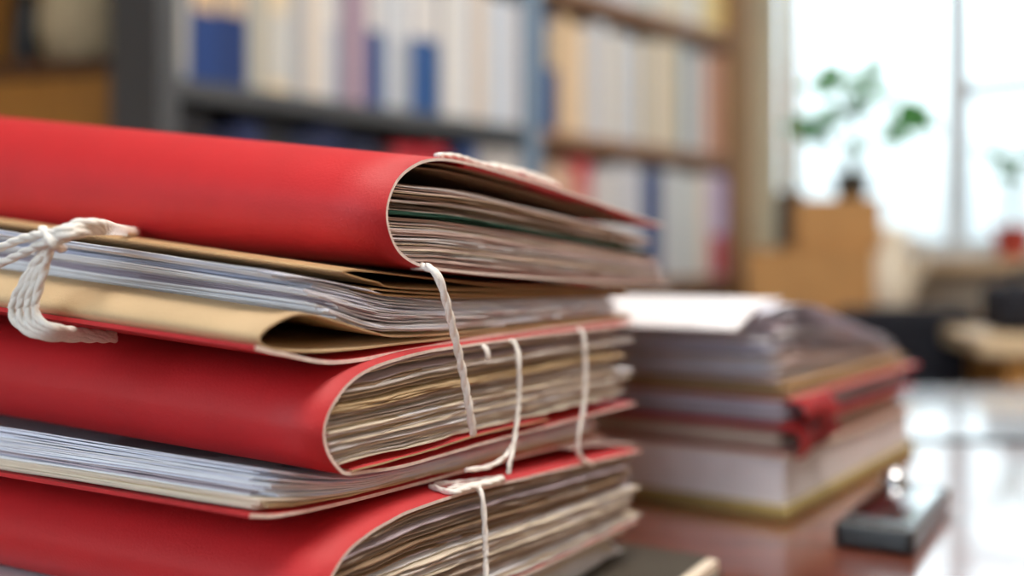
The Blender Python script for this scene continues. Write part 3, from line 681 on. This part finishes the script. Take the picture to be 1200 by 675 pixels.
# curtain: pleated sheets
def curtain(name, label, v0, v1, uoff, m, folds):
    bm = bmesh.new(); n = folds * 8; P = []
    for i in range(n + 1):
        v = v0 + (v1 - v0) * i / n
        for z in (0.06, 1.4, 2.55):
            P.append(bm.verts.new((RX1 - uoff + 0.016 * math.sin(2 * math.pi * folds * i / n), -v, z)))
    for i in range(n):
        for j in range(2): bm.faces.new((P[i * 3 + j], P[i * 3 + j + 1], P[i * 3 + j + 4], P[i * 3 + j + 3]))
    bmesh.ops.solidify(bm, geom=bm.faces[:], thickness=0.002)
    o = link(name, bm, m, None, smooth=True, loc=ORG, yaw=ROOM_YAW); return tag(o, label, 'curtain')
curtain('curtain', 'cream pleated curtain hanging between the wooden post and the window', -0.052, 0.03, 0.03, M['curtain'], 3)
curtain('curtain', 'narrow gold curtain edge hanging beside the cream curtain at the window', 0.045, 0.1, 0.028, M['curtain_gold'], 3)
rod = bx(-0.012, 0.012, -1.5, 0.0, -0.012, 0.012, 0.004)
tag(link('curtain_rod', rod, M['wood_mid'], None, loc=uv(RX1 - 0.035, 0.0, 2.562), yaw=ROOM_YAW), 'brown wooden curtain rod above the window', 'curtain rod')
# low cabinet under the window that carries the boxes
lc = thing('low_cabinet', 'dark low cabinet under the window carrying the cardboard boxes', 'cabinet', uv(-0.16, 0.42, 0), ROOM_YAW)
ZC = CAMH - 0.125
link('body', bx(-0.24, 0.24, -0.30, 0.38, 0.06, ZC - 0.025, 0.003), M['wood_dark'], lc)
link('top', bx(-0.26, 0.26, -0.32, 0.40, ZC - 0.025, ZC, 0.003), M['wood_dark'], lc)
link('plinth', bx(-0.22, 0.22, -0.28, 0.36, 0, 0.06), M['black'], lc)
def carton(label, loc, yaw, sx, sy, h):
    b = thing('cardboard_box', label, 'box', loc, yaw)
    link('body', bx(-sx / 2, sx / 2, -sy / 2, sy / 2, 0, h - 0.003, 0.003), M['card'], b)
    bm = bmesh.new(); box(bm, -sx / 2, sx / 2, -sy / 2, -0.002, h - 0.003, h); box(bm, -sx / 2, sx / 2, 0.002, sy / 2, h - 0.003, h); link('flap', bm, M['card'], b)
    bm = bmesh.new(); box(bm, -sx / 2 - 0.0006, sx / 2 + 0.0006, -0.025, 0.025, h - 0.0005, h + 0.0008); box(bm, -sx / 2 - 0.0008, -sx / 2, -0.025, 0.025, h - 0.07, h); link('tape', bm, M['tape'], b)
    return b
BY = 2.62
bc = ppx(942, BY)
carton('wider brown cardboard box standing on the low cabinet by the window', (bc.x, bc.y, ZC), math.radians(-8), 0.30, 0.22, 0.165)
bc2 = ppx(972, BY)
carton('smaller brown cardboard box stacked on the wider one under the plant', (bc2.x, bc2.y, ZC + 0.166), math.radians(-3), 0.205, 0.2, 0.125)
def leaf_bm(bm, base, d, up, L, w):
    d = d.normalized(); s = d.cross(up).normalized(); n = s.cross(d); rows = []
    for i in range(9):
        t = i / 8; ww = w * math.sin(math.pi * t ** 0.8) * 0.5 + 0.0004; c = base + d * (L * t) - Vector((0, 0, 1)) * (0.25 * L * t * t) 
        rows.append([bm.verts.new(c - s * ww + n * ww * 0.35), bm.verts.new(c), bm.verts.new(c + s * ww + n * ww * 0.35)])
    for a, b in zip(rows, rows[1:]):
        for k in range(2): bm.faces.new((a[k], a[k + 1], b[k + 1], b[k]))
def plant(label, loc, potm, pr, phh, stems, rnd):
    p = thing('potted_plant', label, 'plant', loc)
    bm = bmesh.new(); lathe(bm, [(pr * 0.7, 0), (pr * 0.95, phh * 0.85), (pr * 1.08, phh * 0.86), (pr * 1.08, phh), (pr * 0.9, phh), (pr * 0.88, phh - 0.01)], 32); link('pot', bm, potm, p, smooth=False)
    bm = bmesh.new(); lathe(bm, [(pr * 0.86, phh - 0.02), (pr * 0.86, phh - 0.006)], 24); link('soil', bm, M['soil'], p)
    bs = bmesh.new()
    for (dx, dy, h, leaves) in stems:
        pts = [Vector((0, 0, phh - 0.012)), Vector((dx * 0.25, dy * 0.25, phh + h * 0.4)), Vector((dx * 0.7, dy * 0.7, phh + h * 0.8)), Vector((dx, dy, phh + h))]
        path = catmull(pts, 6); tube(bs, path, 0.004, 7)
        for (t, ang, L, w, el) in leaves:
            b = path[min(len(path) - 1, int(t * (len(path) - 1)))]
            lb = bmesh.new(); d = Vector((math.cos(ang), math.sin(ang), el)); leaf_bm(lb, b, d, Vector((0.1, -1, 0.45)), L * 1.15, w * 1.15)
            bmesh.ops.solidify(lb, geom=lb.faces[:], thickness=0.0008)
            link('leaf', lb, M['leaf'], p, smooth=True)
    link('stem', bs, M['stem'], p, smooth=True)
    return p
rp = random.Random(5)
pp = ppx(998, BY)
plant('green leafy plant in a dark pot on the cardboard boxes before the window', (pp.x, pp.y, ZC + 0.166 + 0.126), M['pot_dark'], 0.05, 0.07,
      [(-0.045, -0.02, 0.22, [(1.0, 2.4, 0.085, 0.06, 2.2), (0.85, 3.3, 0.10, 0.06, 0.4), (0.6, 0.2, 0.09, 0.055, 0.3), (0.5, 3.6, 0.11, 0.06, 0.1), (0.7, 5.0, 0.09, 0.055, 0.2)]),
       (0.05, 0.02, 0.24, [(1.0, 0.6, 0.09, 0.055, 2.0), (0.85, 3.0, 0.08, 0.05, 0.6), (0.75, 0.2, 0.09, 0.055, 0.2), (0.6, 4.4, 0.09, 0.055, 0.3)]),
       (0.10, -0.03, 0.12, [(1.0, 0.1, 0.11, 0.075, 0.75), (1.0, 5.6, 0.10, 0.065, 0.0), (0.85, 1.2, 0.09, 0.055, 0.8), (0.6, 5.2, 0.10, 0.06, 0.0), (0.4, 3.9, 0.09, 0.055, 0.3)]),
       (-0.08, 0.0, 0.10, [(1.0, 3.2, 0.10, 0.06, 0.4), (0.8, 4.2, 0.10, 0.06, 0.1), (0.6, 2.4, 0.09, 0.055, 0.5)])], rp)
p2 = wpt(1187, SILL + 0.0, 0.075)
plant('leafy plant in a red clay pot on the window sill at the right edge', (p2.x, p2.y, SILL), M['pot_red'], 0.05, 0.085,
      [(-0.03, 0.0, 0.17, [(1.0, 2.8, 0.08, 0.04, 0.9), (0.8, 4.0, 0.07, 0.04, 0.4), (0.9, 0.6, 0.07, 0.04, 0.8)]), (0.04, 0.01, 0.2, [(1.0, 0.3, 0.08, 0.04, 0.7), (0.7, 2.2, 0.07, 0.04, 0.5), (0.7, 5.0, 0.07, 0.035, 0.2)]),
       (0.0, -0.02, 0.12, [(1.0, 4.4, 0.08, 0.045, 0.3), (1.0, 2.6, 0.06, 0.04, 0.5)])], rp)
# dark speaker-like box left of the plant, ivory jug right of the boxes
bk = ppx(932, BY + 0.03)
sm = thing('radio', 'small black radio standing left of the plant beside the upper box', 'radio', (bk.x - 0.01, bk.y, ZC + 0.166), math.radians(-8))
link('body', bx(-0.034, 0.028, -0.045, 0.045, 0, 0.15, 0.006), M['black'], sm)
bm = bmesh.new(); tube(bm, [Vector((0.0, 0.03, 0.14)), Vector((0.0, 0.03, 0.2)), Vector((0.004, 0.03, 0.24))], 0.0018, 8); link('antenna', bm, M['chrome'], sm)
bm = bmesh.new()
for k in range(6): box(bm, -0.028, 0.022, -0.0465, -0.044, 0.03 + 0.013 * k, 0.037 + 0.013 * k)
link('speaker_grille', bm, M['pot_dark'], sm)
jg = ppx(1040, BY - 0.06)
jug = thing('jug', 'ivory ceramic jug standing right of the cardboard boxes', 'jug', (jg.x, jg.y, ZC))
bm = bmesh.new(); lathe(bm, [(0.045, 0), (0.06, 0.02), (0.064, 0.08), (0.052, 0.15), (0.04, 0.19), (0.046, 0.22), (0.042, 0.22), (0.036, 0.19)], 32); link('body', bm, M['ivory'], jug, smooth=True)
bm = bmesh.new(); tube(bm, catmull([Vector((0.042, 0, 0.195)), Vector((0.085, 0, 0.18)), Vector((0.09, 0, 0.12)), Vector((0.06, 0, 0.07))], 8), 0.007, 10); link('handle', bm, M['ivory'], jug, smooth=True)
# black chair behind the side table
CY = 1.8; cc = ppx(1068, CY)
ch = thing('office_chair', 'black upholstered chair behind the far table, its backrest showing', 'chair', (cc.x, cc.y, 0), math.radians(6))
zt_ = CAMH - (360 - HOR) / FPX * CY
bm = bx(-0.125, 0.125, 0, 0.045, zt_ - 0.33, zt_, 0.014); link('backrest', bm, M['black_fabric'], ch)
link('seat', bx(-0.13, 0.13, 0.04, 0.42, 0.42, 0.49, 0.02), M['black_fabric'], ch)
for x in (-0.12, 0.098):
    for y in (0.07, 0.39): link('leg', bx(x, x + 0.022, y, y + 0.022, 0, 0.425, 0.003), M['black'], ch)
for x in (-0.1, 0.08): link('back_post', bx(x, x + 0.02, 0.043, 0.06, 0.44, zt_ - 0.05, 0.003), M['black'], ch)
# pale-topped wooden chest at the right edge
KY = 1.5; kk = ppx(1136, KY)
zk = CAMH - (398 - HOR) / FPX * KY
ck = thing('drawer_chest', 'pale wooden drawer chest with a pinkish top at the right edge', 'chest', (kk.x + 0.29, KY, 0), math.radians(-12))
link('top', bx(-0.26, 0.4, -0.02, 0.27, zk - 0.028, zk, 0.003), M['wood_pale'], ck)
link('body', bx(-0.22, 0.36, 0.0, 0.25, 0.05, zk - 0.028, 0.003), M['wood'], ck)
link('plinth', bx(-0.2, 0.34, 0.02, 0.23, 0, 0.05), M['wood_dark'], ck)
for k in range(3):
    dz = zk - 0.05 - 0.215 * (k + 1)
    dr = link('drawer', bx(-0.2, 0.34, -0.012, 0.0, dz, dz + 0.2, 0.003), M['wood_pale'], ck)
    bm = bmesh.new(); lathe(bm, [(0.005, 0), (0.005, 0.01), (0.013, 0.015), (0.013, 0.022), (0.004, 0.026)], 16)
    for v in bm.verts: v.co = Vector((v.co.x + 0.07, -0.012 - v.co.z, v.co.y + dz + 0.1))
    link('knob', bm, M['wood_dark'], dr, smooth=True)
# dark planter under the red pot
dk = thing('bag', 'dark bag standing on the pale chest under the window sill plant', 'bag', (kk.x + 0.20, KY + 0.17, zk), math.radians(-4))
bm = bx(-0.09, 0.11, -0.05, 0.05, 0, 0.08, 0.02); link('body', bm, M['black_fabric'], dk, smooth=False)
bm = bmesh.new(); tube(bm, catmull([Vector((-0.05, 0, 0.076)), Vector((-0.035, 0, 0.105)), Vector((0.05, 0, 0.105)), Vector((0.065, 0, 0.076))], 8), 0.006, 10); link('handle', bm, M['black'], dk, smooth=True)
